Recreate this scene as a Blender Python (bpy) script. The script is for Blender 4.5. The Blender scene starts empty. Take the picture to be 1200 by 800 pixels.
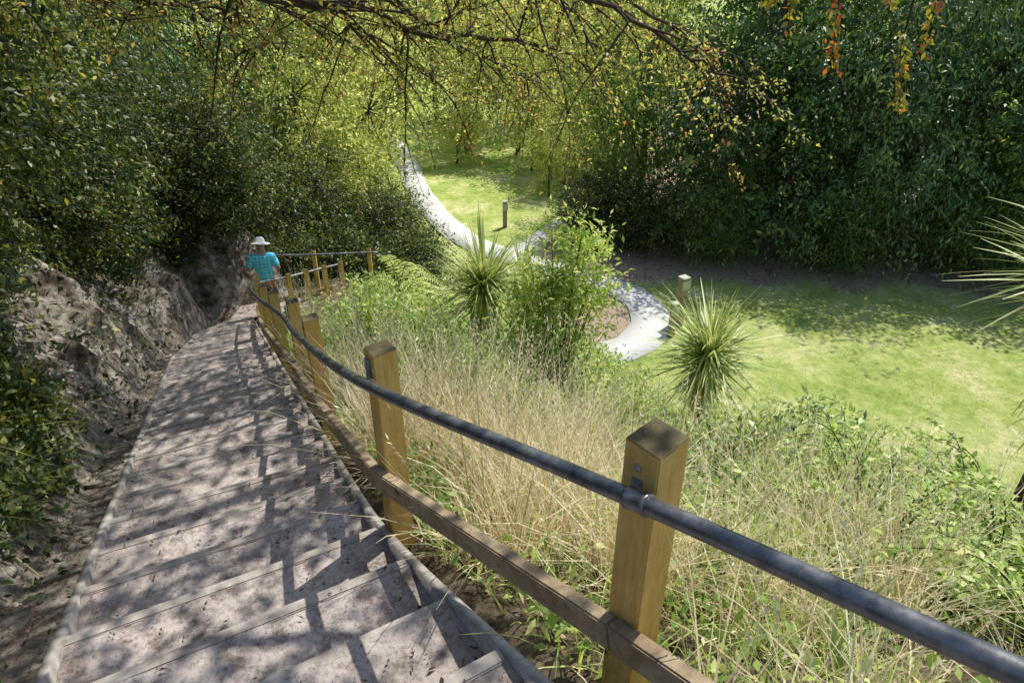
import bpy, bmesh, math
import numpy as np
from mathutils import Vector, Matrix
rs=np.random.RandomState(7)
scene=bpy.context.scene
COL=scene.collection
scene.view_settings.view_transform='Standard'
try: scene.view_settings.look='None'
except Exception: pass
scene.view_settings.exposure=0

# ------------------------------------------------------------ helpers
def norm(a): return a/np.maximum(np.linalg.norm(a,axis=-1,keepdims=True),1e-9)
_T=np.random.RandomState(3).rand(256,256)
def vn(x,y):
    x=np.asarray(x,float);y=np.asarray(y,float)
    xi=np.floor(x).astype(int);yi=np.floor(y).astype(int);fx=x-xi;fy=y-yi
    fx=fx*fx*(3-2*fx);fy=fy*fy*(3-2*fy)
    g=lambda a,b:_T[a&255,b&255]
    return (g(xi,yi)*(1-fx)+g(xi+1,yi)*fx)*(1-fy)+(g(xi,yi+1)*(1-fx)+g(xi+1,yi+1)*fx)*fy
def fbm(x,y,f,o=4):
    t=0;a=.5
    for k in range(o):
        t=t+a*(vn(x*f+17.3*k,y*f+5.1*k)-.5);f*=2.03;a*=.5
    return t*2
def sst(x,a,b):
    t=np.clip((np.asarray(x,float)-a)/(b-a),0,1);return t*t*(3-2*t)
SA,CA=math.sin(math.radians(26)),math.cos(math.radians(26))
def sn2xy(s,n): return -SA*s+CA*n, CA*s+SA*n
def xy2sn(x,y): return -SA*x+CA*y, CA*x+SA*y
CAMZ=8.0

class MB:
    def __init__(s): s.V=[];s.F=[];s.T=[];s.M=[];s.n=0
    def add(s,V,F,tone=0.5,m=0):
        V=np.asarray(V,float).reshape(-1,3);F=np.asarray(F,int).reshape(-1,4)
        s.V.append(V);s.F.append(F+s.n);s.n+=len(V)
        t=np.full(len(V),tone) if np.isscalar(tone) else np.asarray(tone,float)
        s.T.append(t);s.M.append(np.full(len(F),m))
    def mesh(s,name,mats,off=(0,0,0),smooth=False):
        V=np.concatenate(s.V)-np.array(off);F=np.concatenate(s.F);T=np.concatenate(s.T);M=np.concatenate(s.M)
        me=bpy.data.meshes.new(name)
        me.vertices.add(len(V));me.vertices.foreach_set('co',V.astype(np.float32).ravel())
        me.loops.add(F.size);me.loops.foreach_set('vertex_index',F.astype(np.int32).ravel())
        me.polygons.add(len(F));me.polygons.foreach_set('loop_start',(np.arange(len(F))*4).astype(np.int32))
        for m in mats: me.materials.append(m)
        me.polygons.foreach_set('material_index',M.astype(np.int32))
        me.update(calc_edges=True)
        a=me.attributes.new('tone','FLOAT','POINT');a.data.foreach_set('value',T.astype(np.float32))
        if smooth: me.polygons.foreach_set('use_smooth',np.ones(len(F),bool))
        return me
def leaves(mb,P,D,N,L,W,tone,m=0):
    n=len(P);D=norm(D);S=norm(np.cross(D,N));U=np.cross(S,D)
    L=np.broadcast_to(np.asarray(L,float).reshape(-1,1),(n,1));W=np.broadcast_to(np.asarray(W,float).reshape(-1,1),(n,1))
    V=np.stack([P,P+D*L*.45+S*W*.5+U*W*.18,P+D*L-U*L*.08,P+D*L*.45-S*W*.5+U*W*.18],1).reshape(-1,3)
    mb.add(V,np.arange(4*n).reshape(-1,4),np.repeat(tone,4),m)
def blades(mb,P,D,L,W,bend,tone,m=0,seg=2):
    n=len(P);D=norm(D);H=D.copy();H[:,2]=0;H=norm(H+1e-4)
    S=norm(np.cross(D,np.array([0,0,1.])+rs.normal(0,.15,(n,3))))
    L=np.broadcast_to(np.asarray(L,float).reshape(-1,1),(n,1));W=np.broadcast_to(np.asarray(W,float).reshape(-1,1),(n,1))
    bend=np.broadcast_to(np.asarray(bend,float).reshape(-1,1),(n,1))
    rows=[]
    for k in range(seg+1):
        t=k/seg
        C=P+D*L*t+(H*.35-np.array([0,0,1.]))*bend*L*t*t
        w=W*.5*(1-t)**.7 if k<seg else W*.04
        if k==0: w=W*.35
        rows+= [C-S*w,C+S*w]
    V=np.stack(rows,1).reshape(-1,3);k=2*(seg+1);F=[]
    b=np.arange(n)*k
    for j in range(seg): F.append(np.stack([b+2*j,b+2*j+1,b+2*j+3,b+2*j+2],1))
    mb.add(V,np.concatenate(F),np.repeat(tone,k),m)
def tube(mb,pts,rad,sides=6,m=0,tone=.5):
    pts=np.asarray(pts,float);k=len(pts);rad=np.broadcast_to(np.asarray(rad,float),(k,))
    tan=norm(np.gradient(pts,axis=0));a=np.linspace(0,2*np.pi,sides,endpoint=False);V=[]
    ref=np.array([0,0,1.]) if abs(tan[0][2])<.8 else np.array([1.,0,0])
    for i in range(k):
        u=norm(np.cross(tan[i],ref));v=np.cross(tan[i],u)
        V.append(pts[i]+rad[i]*(np.cos(a)[:,None]*u+np.sin(a)[:,None]*v))
    V=np.concatenate([ [pts[0]]*sides ]+V+[[pts[-1]]*sides])
    F=[]
    for i in range(k+1):
        for j in range(sides):
            j2=(j+1)%sides;F.append([i*sides+j,i*sides+j2,(i+1)*sides+j2,(i+1)*sides+j])
    mb.add(V,F,tone,m)
def curve_pts(P,n=8):
    P=np.asarray(P,float);t=np.linspace(0,len(P)-1,n*(len(P)-1)+1);out=[]
    for x in t:
        i=min(int(x),len(P)-2);f=x-i
        p0=P[max(i-1,0)];p1=P[i];p2=P[i+1];p3=P[min(i+2,len(P)-1)]
        out.append(.5*((2*p1)+(-p0+p2)*f+(2*p0-5*p1+4*p2-p3)*f*f+(-p0+3*p1-3*p2+p3)*f**3))
    return np.array(out)
def setmeta(o,label=None,cat=None,group=None,kind=None):
    if label:o['label']=label
    if cat:o['category']=cat
    if group:o['group']=group
    if kind:o['kind']=kind
def obj(name,me,parent=None,loc=(0,0,0)):
    o=bpy.data.objects.new(name,me);o.location=loc;COL.objects.link(o)
    if parent:o.parent=parent
    return o
def root(name,loc,label,cat,group=None):
    o=bpy.data.objects.new(name,None);o.empty_display_size=.2;o.location=loc;COL.objects.link(o);setmeta(o,label,cat,group);return o
def clone(r,loc,rotz=0,scale=1,label=None,mat=None):
    c=r.copy();COL.objects.link(c);c.location=loc;c.rotation_euler=(0,0,rotz)
    c.scale=(scale,)*3 if np.isscalar(scale) else scale
    if label:c['label']=label
    for ch in r.children:
        k=ch.copy();COL.objects.link(k);k.parent=c
        if mat and ch.name.startswith('crown'):
            k.material_slots[0].link='OBJECT';k.material_slots[0].material=mat
    return c
def boxmesh(name,c,size,R=None,bev=.006,mat=None,off=(0,0,0)):
    bm=bmesh.new();bmesh.ops.create_cube(bm,size=1)
    for v in bm.verts: v.co=Vector((v.co.x*size[0],v.co.y*size[1],v.co.z*size[2]))
    if bev: bmesh.ops.bevel(bm,geom=bm.edges[:],offset=bev,segments=2,affect='EDGES')
    M=Matrix(R).to_4x4() if R is not None else Matrix.Identity(4)
    bm.transform(Matrix.Translation(Vector(c)-Vector(off))@M)
    me=bpy.data.meshes.new(name);bm.to_mesh(me);bm.free()
    if mat:me.materials.append(mat)
    return me
def axes(d,up=(0,0,1)):
    y=Vector(d).normalized();x=y.cross(Vector(up)).normalized();z=x.cross(y)
    return Matrix((x,y,z)).transposed()

# ------------------------------------------------------------ materials
def newmat(name):
    m=bpy.data.materials.new(name);m.use_nodes=True;nt=m.node_tree;nt.nodes.clear()
    out=nt.nodes.new('ShaderNodeOutputMaterial');return m,nt,out
def ramp(nt,stops,fac=None):
    r=nt.nodes.new('ShaderNodeValToRGB');e=r.color_ramp.elements
    while len(e)<len(stops): e.new(.5)
    for i,(p,c) in enumerate(stops): e[i].position=p;e[i].color=(*c,1)
    if fac is not None: nt.links.new(fac,r.inputs[0])
    return r
def noise(nt,scale,detail=5,rough=.6,coord='Object',vec=None,dist=0):
    n=nt.nodes.new('ShaderNodeTexNoise');n.inputs['Scale'].default_value=scale;n.inputs['Detail'].default_value=detail;n.inputs['Roughness'].default_value=rough
    n.inputs['Distortion'].default_value=dist
    if vec is None:
        t=nt.nodes.new('ShaderNodeTexCoord');vec=t.outputs[coord]
    nt.links.new(vec,n.inputs['Vector']);return n
def mapping(nt,scale,coord='Object',rot=(0,0,0)):
    t=nt.nodes.new('ShaderNodeTexCoord');m=nt.nodes.new('ShaderNodeMapping');m.inputs['Scale'].default_value=scale;m.inputs['Rotation'].default_value=rot
    nt.links.new(t.outputs[coord],m.inputs[0]);return m.outputs[0]
def mix(nt,f,a,b,mode='MIX'):
    m=nt.nodes.new('ShaderNodeMix');m.data_type='RGBA';m.blend_type=mode
    if isinstance(f,(int,float)): m.inputs[0].default_value=f
    else: nt.links.new(f,m.inputs[0])
    for k,v in ((6,a),(7,b)):
        if isinstance(v,tuple): m.inputs[k].default_value=(*v,1)
        else: nt.links.new(v,m.inputs[k])
    return m.outputs[2]
def bump(nt,h,strength=.4,dist=.02):
    b=nt.nodes.new('ShaderNodeBump');b.inputs['Strength'].default_value=strength;b.inputs['Distance'].default_value=dist
    nt.links.new(h,b.inputs['Height']);return b.outputs[0]
def princ(nt,out,col,rough=.8,nrm=None,metal=0,spec=.3):
    p=nt.nodes.new('ShaderNodeBsdfPrincipled')
    if isinstance(col,tuple): p.inputs['Base Color'].default_value=(*col,1)
    else: nt.links.new(col,p.inputs['Base Color'])
    if isinstance(rough,(int,float)): p.inputs['Roughness'].default_value=rough
    else: nt.links.new(rough,p.inputs['Roughness'])
    p.inputs['Metallic'].default_value=metal;p.inputs['Specular IOR Level'].default_value=spec
    if nrm: nt.links.new(nrm,p.inputs['Normal'])
    nt.links.new(p.outputs[0],out.inputs[0]);return p
def leafmat(name,stops,trans=.4,gloss=.12,rough=.45,tint=(1.55,1.45,.6)):
    m,nt,out=newmat(name);a=nt.nodes.new('ShaderNodeAttribute');a.attribute_name='tone'
    r=ramp(nt,stops,a.outputs['Fac'])
    d=nt.nodes.new('ShaderNodeBsdfDiffuse');nt.links.new(r.outputs[0],d.inputs[0])
    t=nt.nodes.new('ShaderNodeBsdfTranslucent')
    tc=mix(nt,1.0,r.outputs[0],tint,'MULTIPLY');nt.links.new(tc,t.inputs[0])
    mx=nt.nodes.new('ShaderNodeMixShader');mx.inputs[0].default_value=trans
    nt.links.new(d.outputs[0],mx.inputs[1]);nt.links.new(t.outputs[0],mx.inputs[2])
    if gloss>0:
        g=nt.nodes.new('ShaderNodeBsdfGlossy');g.inputs['Roughness'].default_value=rough;g.inputs[0].default_value=(.95,.95,.85,1)
        m2=nt.nodes.new('ShaderNodeMixShader');m2.inputs[0].default_value=gloss*.5
        nt.links.new(mx.outputs[0],m2.inputs[1]);nt.links.new(g.outputs[0],m2.inputs[2]);nt.links.new(m2.outputs[0],out.inputs[0])
    else: nt.links.new(mx.outputs[0],out.inputs[0])
    return m
LM_forest=leafmat('forest_leaves',[(0,(.02,.05,.022)),(.5,(.09,.18,.06)),(.85,(.25,.37,.1)),(1,(.48,.5,.15))],.38,.1)
LM_mid=leafmat('light_forest_leaves',[(0,(.035,.08,.025)),(.5,(.14,.25,.06)),(.85,(.36,.46,.12)),(1,(.6,.6,.2))],.42,.08)
LM_teal=leafmat('drooping_leaves',[(0,(.028,.07,.035)),(.5,(.12,.225,.095)),(.85,(.32,.43,.18)),(1,(.52,.55,.24))],.38,.12)
LM_left=leafmat('bank_tree_leaves',[(0,(.014,.03,.01)),(.5,(.06,.1,.026)),(.85,(.22,.27,.065)),(1,(.62,.56,.2))],.4,.08)
LM_yel=leafmat('sunny_leaves',[(0,(.22,.3,.08)),(.4,(.54,.6,.2)),(.8,(.86,.84,.4)),(1,(.94,.9,.52))],.62,0,tint=(1.15,1.12,.75))
LM_spray=leafmat('spray_leaves',[(0,(.11,.16,.04)),(.4,(.36,.42,.11)),(.72,(.74,.68,.26)),(.88,(.6,.36,.14)),(1,(.42,.15,.07))],.6,.06,tint=(1.25,1.2,.7))
LM_red=leafmat('red_leaves',[(0,(.16,.2,.03)),(.45,(.42,.38,.07)),(.7,(.5,.18,.05)),(1,(.33,.05,.04))],.45,.1)
LM_weed=leafmat('weed_leaves',[(0,(.09,.18,.04)),(.5,(.27,.42,.1)),(.85,(.57,.67,.22)),(1,(.8,.78,.4))],.45,.06,tint=(1.4,1.4,.75))
LM_broad=leafmat('broad_leaves',[(0,(.05,.1,.035)),(.5,(.18,.31,.09)),(.85,(.4,.5,.16)),(1,(.58,.58,.24))],.4,.12)
LM_dry=leafmat('dry_grass_blades',[(0,(.4,.31,.18)),(.5,(.82,.71,.47)),(.85,(.95,.89,.68)),(1,(.55,.6,.25))],.35,0,tint=(1.08,1.02,.85))
LM_lawn=leafmat('lawn_blades',[(0,(.32,.42,.1)),(.5,(.6,.66,.22)),(1,(.88,.84,.48))],.4,0,tint=(1.1,1.1,.8))
LM_cord=leafmat('sword_leaves',[(0,(.13,.2,.06)),(.5,(.38,.46,.16)),(.85,(.74,.76,.37)),(1,(.58,.48,.28))],.38,.12,.45,tint=(1.3,1.3,.8))
LM_litter=leafmat('litter_leaves',[(0,(.04,.026,.02)),(.5,(.15,.095,.065)),(.9,(.4,.28,.18)),(1,(.5,.4,.22))],.1,0)
def barkmat(name,a,b):
    m,nt,out=newmat(name);v=mapping(nt,(9,9,2));n=noise(nt,3,6,.65,vec=v)
    r=ramp(nt,[(.3,a),(.7,b)],n.outputs[0]);princ(nt,out,r.outputs[0],.9,bump(nt,n.outputs[0],.7,.03));return m
M_bark=barkmat('grey_bark',(.04,.032,.025),(.17,.14,.105))
M_twig=barkmat('dark_twig',(.03,.02,.014),(.1,.07,.05))
def timber(name,c1,c2,sc,knots=True,dirt=.5):
    m,nt,out=newmat(name);v=mapping(nt,sc);n=noise(nt,4,6,.6,vec=v,dist=.4)
    n2=noise(nt,3.1,5,.6);r=ramp(nt,[(.3,c1),(.68,c2)],n.outputs[0])
    f=ramp(nt,[(.42,(0,0,0)),(.72,(dirt,)*3)],n2.outputs[0])
    c=mix(nt,f.outputs[0],r.outputs[0],mix(nt,1.,r.outputs[0],(.42,.34,.27),'MULTIPLY'))
    vo=nt.nodes.new('ShaderNodeTexVoronoi');vo.inputs['Scale'].default_value=4.3
    t=nt.nodes.new('ShaderNodeTexCoord');nt.links.new(t.outputs['Object'],vo.inputs[0])
    k=ramp(nt,[(.05,(1,1,1)),(.1,(0,0,0))],vo.outputs['Distance'])
    if knots: c=mix(nt,k.outputs[0],c,(.16,.07,.02))
    n3=noise(nt,60,4,.7);c=mix(nt,.3,c,mix(nt,1.,c,n3.outputs[0],'MULTIPLY'))
    princ(nt,out,c,.7,bump(nt,n.outputs[0],.45,.008));return m
M_post=timber('treated_pine',(.8,.47,.11),(.98,.7,.24),(14,14,1.4),True,.7)
M_posttop=timber('weathered_end_grain',(.07,.055,.025),(.2,.16,.075),(6,6,6),False)
M_lower=timber('weathered_rail_timber',(.3,.22,.13),(.54,.43,.28),(6,6,6),True,.8)
M_grey=timber('grey_edging_timber',(.34,.31,.28),(.6,.56,.52),(5,5,5),False)
M_nose=timber('worn_step_timber',(.38,.33,.29),(.62,.56,.505),(5,5,5),False)
def pipe_mat(nm,a,b,metal):
    m,nt,out=newmat(nm);n=noise(nt,14,6,.7);n2=noise(nt,90,3,.6)
    r=ramp(nt,[(.35,a),(.7,b)],n.outputs[0]);c=mix(nt,.4,r.outputs[0],mix(nt,1.,r.outputs[0],n2.outputs[0],'MULTIPLY'))
    rr=ramp(nt,[(.3,(.3,)*3),(.7,(.5,)*3)],n.outputs[0]);princ(nt,out,c,rr.outputs[0],bump(nt,n2.outputs[0],.15,.002),metal=metal,spec=.5);return m
M_pipe=pipe_mat('galvanised_pipe',(.14,.145,.16),(.4,.4,.42),.7)
M_brk=pipe_mat('galvanised_strap',(.34,.34,.35),(.6,.6,.6),.5)
def tread_mat():
    m,nt,out=newmat('gravelly_tread');n=noise(nt,2.2,6,.65);f=noise(nt,50,6,.78);b=noise(nt,11,6,.78)
    a=nt.nodes.new('ShaderNodeAttribute');a.attribute_name='tone'
    r=ramp(nt,[(.28,(.33,.285,.26)),(.5,(.54,.48,.45)),(.72,(.66,.6,.57))],n.outputs[0])
    r2=ramp(nt,[(.34,(.4,.36,.34)),(.47,(.87,.85,.84)),(.6,(1.03,1.01,1.0)),(.72,(1.25,1.22,1.18))],f.outputs[0])
    c=mix(nt,1.,r.outputs[0],r2.outputs[0],'MULTIPLY')
    r3=ramp(nt,[(.38,(.42,.36,.32)),(.5,(1,1,1))],b.outputs[0]);c=mix(nt,.8,c,mix(nt,1.,c,r3.outputs[0],'MULTIPLY'))
    dirt=ramp(nt,[(0,(0,0,0)),(.95,(.9,.9,.9))],a.outputs['Fac']);c=mix(nt,dirt.outputs[0],c,mix(nt,1.,c,(.4,.34,.3),'MULTIPLY'))  # darkens by tone: dirt plus painted shadow at the riser foot
    princ(nt,out,c,.95,bump(nt,f.outputs[0],.7,.009),spec=.1);return m
M_tread=tread_mat()
def concrete_mat():
    m,nt,out=newmat('footpath_concrete');n=noise(nt,1.2,6,.6);f=noise(nt,50,4,.7)
    r=ramp(nt,[(.3,(.6,.59,.58)),(.7,(.74,.735,.72))],n.outputs[0]);c=mix(nt,.2,r.outputs[0],mix(nt,1.,r.outputs[0],f.outputs[0],'MULTIPLY'))
    princ(nt,out,c,.9,bump(nt,f.outputs[0],.15,.003));return m
M_conc=concrete_mat()
def ground_mat():
    m,nt,out=newmat('ground_cover_soil')
    def att(n):
        a=nt.nodes.new('ShaderNodeAttribute');a.attribute_name=n;return a.outputs['Fac']
    n1=noise(nt,.55,6,.65);n2=noise(nt,9,6,.7);n3=noise(nt,55,5,.75);n4=noise(nt,2.6,7,.72);n5=noise(nt,2.6,5,.6)
    lawn=ramp(nt,[(.34,(.36,.47,.12)),(.5,(.54,.61,.2)),(.66,(.8,.76,.42))],n1.outputs[0])
    lw2=ramp(nt,[(.3,(.65,.7,.55)),(.55,(1,1,1)),(.75,(1.15,1.1,1.1))],n2.outputs[0])
    lawnc=mix(nt,1.,lawn.outputs[0],lw2.outputs[0],'MULTIPLY')
    l5=ramp(nt,[(.38,(.76,.84,.66)),(.55,(1,1,1)),(.68,(1.1,1.05,1.1))],n5.outputs[0]);lawnc=mix(nt,1.,lawnc,l5.outputs[0],'MULTIPLY')
    soil=ramp(nt,[(.3,(.06,.045,.03)),(.55,(.19,.145,.1)),(.75,(.42,.35,.26))],n2.outputs[0])
    lit=ramp(nt,[(.3,(.24,.175,.13)),(.5,(.5,.39,.29)),(.75,(.74,.62,.48))],n3.outputs[0])
    rock=ramp(nt,[(.35,(.07,.055,.042)),(.46,(.25,.205,.165)),(.54,(.5,.45,.385)),(.66,(.8,.75,.68))],n4.outputs[0])
    r2=ramp(nt,[(.35,(.45,.4,.36)),(.55,(1.05,)*3)],n2.outputs[0])
    r3=ramp(nt,[(.3,(.5,)*3),(.6,(1.1,)*3)],n3.outputs[0])
    rockc=mix(nt,1.,mix(nt,1.,rock.outputs[0],r3.outputs[0],'MULTIPLY'),r2.outputs[0],'MULTIPLY')
    gut=ramp(nt,[(.36,(.15,.122,.098)),(.52,(.38,.325,.275)),(.68,(.62,.56,.5))],n2.outputs[0]);gutc=mix(nt,1.,gut.outputs[0],r3.outputs[0],'MULTIPLY')
    c=mix(nt,att('lawnw'),soil.outputs[0],lawnc);c=mix(nt,att('litterw'),c,lit.outputs[0]);c=mix(nt,att('bankw'),c,rockc);c=mix(nt,att('gutw'),c,gutc)
    b=nt.nodes.new('ShaderNodeMath');b.operation='ADD';nt.links.new(n2.outputs[0],b.inputs[0]);nt.links.new(n3.outputs[0],b.inputs[1])
    princ(nt,out,c,.95,bump(nt,b.outputs[0],.8,.06),spec=.1);return m
M_ground=ground_mat()
def plain(name,c1,c2,scale=20,rough=.8):
    m,nt,out=newmat(name);n=noise(nt,scale,4,.6);r=ramp(nt,[(.35,c1),(.65,c2)],n.outputs[0]);princ(nt,out,r.outputs[0],rough);return m

# ------------------------------------------------------------ terrain
SE=13.1
HL=1.5+.365*SE
def Hbase(s):
    s=np.asarray(s,float)
    return np.where(s<SE,1.5+.365*np.maximum(s,-1.5),np.where(s<14.3,HL,HL+.5*(s-14.3)))
def nR(s): return .39+.085*np.maximum(0,2.5-np.asarray(s,float))**1.5
def nL(s): return -.84+.22*sst(s,9,11.5)+.55*sst(s,11.5,13.1)
def terr(x,y):
    s,n=xy2sn(np.asarray(x,float),np.asarray(y,float))
    hb=Hbase(s);n0=.62+1.9*sst(s,12.1,12.8)*(1-sst(s,14.2,14.8))+(nR(s)-.39)
    H=hb+.5*np.maximum(0,n-n0)
    slope=sst(n,.9,2.2);H=H+slope*fbm(x,y,.8,4)*.25*(1-sst(H,7.2,8.2))
    H=8-np.where(8-H>.4,8-H,np.where(8-H<-.4,0,(8-H+.4)**2/1.6))
    under=(1-sst(n,nR(s)+.0,nR(s)+.1))*sst(n,nL(s)-.12,nL(s)-.02)*(1-sst(s,SE-.1,SE+.1))
    H=H+.26*under+.03
    e1=np.maximum(0,-(n-nL(s)+.36+.1*sst(s,6,1)+.14*fbm(s,n*.3,.9,3)))
    e2=np.maximum(0,s-13.75)*(1-sst(n,.5,1.6))
    e=np.maximum(e1,e2)
    big=(.6+.85*sst(s,3.5,8)-.4*sst(s,14,16))*(1-np.exp(-e/.6))+.25*np.minimum(e,14)
    H=H-big*(1+.35*fbm(s,n,.7,3))
    H=H+sst(e,.02,.3)*(fbm(x,y,1.5,5)*.6+np.abs(fbm(x+40,y,3.1,5))*-.4)*(1-sst(e,3,6)*.6)
    gut=(1-sst(n,nL(s)-.12,nL(s)-.04))*(1-sst(e,0,.1));H=H+(.07+.05*fbm(x,y,5,3))*gut
    z=CAMZ-H
    far=sst(y,36,120)*7*sst(np.abs(x+2),4,30)+sst(y,60,300)*10
    right=sst(y-.15*x,22,40)*3*sst(x,4,12)
    return z+far+right
def axis(parts):
    o=[]
    for a,b,st in parts: o.append(np.arange(a,b,st))
    return np.concatenate(o)
xs=axis([(-500,-60,40),(-60,-20,4),(-20,-10,.6),(-10,-8,.12),(-8,1,.055),(1,4,.08),(4,9,.2),(9,30,.7),(30,60,4),(60,501,40)])
ys=axis([(-300,-40,40),(-40,-6,4),(-6,-1,.5),(-1,15,.07),(15,30,.4),(30,60,2),(60,100,8),(100,700,50)])
X,Y=np.meshgrid(xs,ys);Z=terr(X,Y)
s_,n_=xy2sn(X,Y)
lawnw=np.clip((1-sst(Z,.4,1.5))*(n_>3),0,1)
lawnw=np.maximum(lawnw,(Y>30)*1.)
def litter(x,y):
    w=sst(y+.12*x+fbm(x,y,.8)*1.2,18.1,18.7)*sst(x,1.5,2.6)*(1-sst(y,40,50))
    d=np.hypot(x-2.0,(y-15.4)*.85)+fbm(x,y,1.2)*.4
    w=np.maximum(w,1-sst(d,1.6,1.9))
    w=np.maximum(w,1-sst(np.hypot((x-1.5),(y-20.3)*1.2)+fbm(x,y,1.2)*.5,1.3,1.7))
    w=np.maximum(w,sst(-x,3.8,4.4)*sst(y,15,16)*(1-sst(y,20,21)))
    return w
bankw=np.maximum(sst(nL(s_)-n_,.06,.2)*(1-sst(-n_,3.0,4.5))*(1-sst(s_,14,15)),sst(s_,13.6,13.8)*(1-sst(n_,1,1.5))*(1-sst(s_,15,16)))
gutw=sst(nL(s_)-n_,.02,.08)*(1-sst(nL(s_)-n_+.1*fbm(X,Y,2.5),.38,.55))*(s_<13.2)
litw=litter(X,Y)
bk=sst(nL(s_)-n_,.5,.75)*(1-sst(-n_,3.5,4.5))*(s_>-1)*(s_<14)
dx=(fbm(Y*1.0+Z*.6,Z*2.2,2.1,5)*.36+np.abs(fbm(Y+9,Z*2.5,5,3))*.16)*bk
X2=X+dx*CA;Y2=Y+dx*SA;Z2=Z+fbm(Y*1.7,X*1.7+Z,3.,3)*.1*bk
nx,ny=len(xs),len(ys)
idx=np.arange(nx*ny).reshape(ny,nx)
F=np.stack([idx[:-1,:-1],idx[:-1,1:],idx[1:,1:],idx[1:,:-1]],-1).reshape(-1,4)
g=MB();g.add(np.stack([X2,Y2,Z2],-1).reshape(-1,3),F)
me=g.mesh('ground',[M_ground],smooth=True)
def attr(me,n,v):
    a=me.attributes.new(n,'FLOAT','POINT');a.data.foreach_set('value',np.ascontiguousarray(v.ravel(),dtype=np.float32))
attr(me,'lawnw',lawnw);attr(me,'litterw',litw);attr(me,'bankw',bankw);attr(me,'gutw',gutw)
o=obj('ground',me);setmeta(o,'sloping ground with bright lawn and earth bank','ground',kind='structure')

def ribbon(name,pts,w,label):
    P=curve_pts([(a,b,0) for a,b in pts],8);T=norm(np.gradient(P,axis=0));Nn=np.stack([T[:,1],-T[:,0],0*T[:,0]],1)
    wv=w*(1+.04*np.sin(np.arange(len(P))*.9))[:,None]/2
    m=MB();k=len(P);z0=np.array([0,0,-.05]);z1=np.array([0,0,.03])
    cols=[P-Nn*wv+z0,P-Nn*wv+z1,P+Nn*wv+z1,P+Nn*wv+z0]
    V=np.stack(cols,1).reshape(-1,3);Fq=[]
    for i in range(k-1):
        for j in range(3): Fq.append([i*4+j,i*4+j+1,(i+1)*4+j+1,(i+1)*4+j])
    m.add(V,Fq);o=obj(name,m.mesh(name,[M_conc]));setmeta(o,label,'path',kind='structure');return o
MAINP=[(-12,44),(-7.5,38),(-5.0,31),(-4.1,27.4),(-2.95,23.9),(-1.5,20.9),(.4,19.1),(2.1,17.9),(3.3,16.8),(3.65,15.4),(3.1,14.0),(1.8,13.3),(0,13.6)]
ribbon('footpath',MAINP,1.0,'pale concrete footpath curving through the lawn')
p2=ribbon('branch_footpath',[(-.1,19.4),(.6,20.4),(1.6,22.2),(3.2,24.6),(6,28)],.8,'shaded concrete footpath branching under trees');p2.location.z=.004

# ------------------------------------------------------------ stairway
st=root('stairway',(*sn2xy(12.6,-.1),CAMZ-6.1),'long outdoor stairway of gravel treads with timber risers','stairs')
off=np.array(st.location)
run=.385;S0=-.9
def fan(s): return .17*sst(3.2-np.asarray(s,float),0,3.6)
def sR(s): return s+float(fan(s))
litP=[]
for i in range(60):
    a=S0+i*run;b=a+run
    if b>SE+.1: break
    z=CAMZ-(1.5+.365*(a+b)/2)
    A=np.array(sn2xy(a,float(nL(a))));B=np.array(sn2xy(sR(a),float(nR(sR(a)))))
    C=np.array(sn2xy(b,float(nL(b))));D=np.array(sn2xy(sR(b),float(nR(sR(b)))))
    nu,nv=40,16;U,Vv=np.meshgrid(np.linspace(0,1,nu),np.linspace(0,1,nv))
    P=(A*(1-U[...,None])+B*U[...,None])*(1-Vv[...,None])+(C*(1-U[...,None])+D*U[...,None])*Vv[...,None]
    zz=z+fbm(P[...,0]+i*3,P[...,1],3.2,4)*.01+fbm(P[...,0]+i*3,P[...,1],16,3)*.007-.010*np.exp(-((U-.5)/.3)**2)*(Vv<.93)+.012*(1-sst(Vv,0,.15))
    V3=np.concatenate([P,zz[...,None]],-1).reshape(-1,3);ix=np.arange(nu*nv).reshape(nv,nu)
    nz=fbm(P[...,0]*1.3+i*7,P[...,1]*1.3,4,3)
    dirt=np.clip((1-sst(Vv,.03,.22+.25*nz))*.95+sst(np.abs(U-.5),.38,.5)*.5*(nz+.6),0,1)  # dirt band at riser foot, also painting the shadow line beside each nosing
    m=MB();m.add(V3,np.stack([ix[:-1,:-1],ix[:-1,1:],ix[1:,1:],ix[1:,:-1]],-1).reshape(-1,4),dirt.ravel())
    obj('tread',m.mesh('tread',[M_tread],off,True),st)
    for _ in range(int(130*(1.2 if a<5 else .65))):
        u,v=rs.rand(2);u=u if rs.rand()<.6 else (u*.3 if rs.rand()<.5 else 1-u*.2)
        v=v if rs.rand()<.5 else v*.35
        p=(A*(1-u)+B*u)*(1-v)+(C*(1-u)+D*u)*v;litP.append((*p,z+.012))
    d=D-C;L=np.linalg.norm(d);mid=(C+D)/2
    R=Matrix(((d[0]/L,-d[1]/L,0),(d[1]/L,d[0]/L,0),(0,0,1)))
    bm=boxmesh('riser_board',(mid[0],mid[1],z-.078+.005+rs.normal(0,.0015)),(L-.01,.05,.156),R,.005,M_nose,off)
    obj('riser_board',bm,st)
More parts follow.
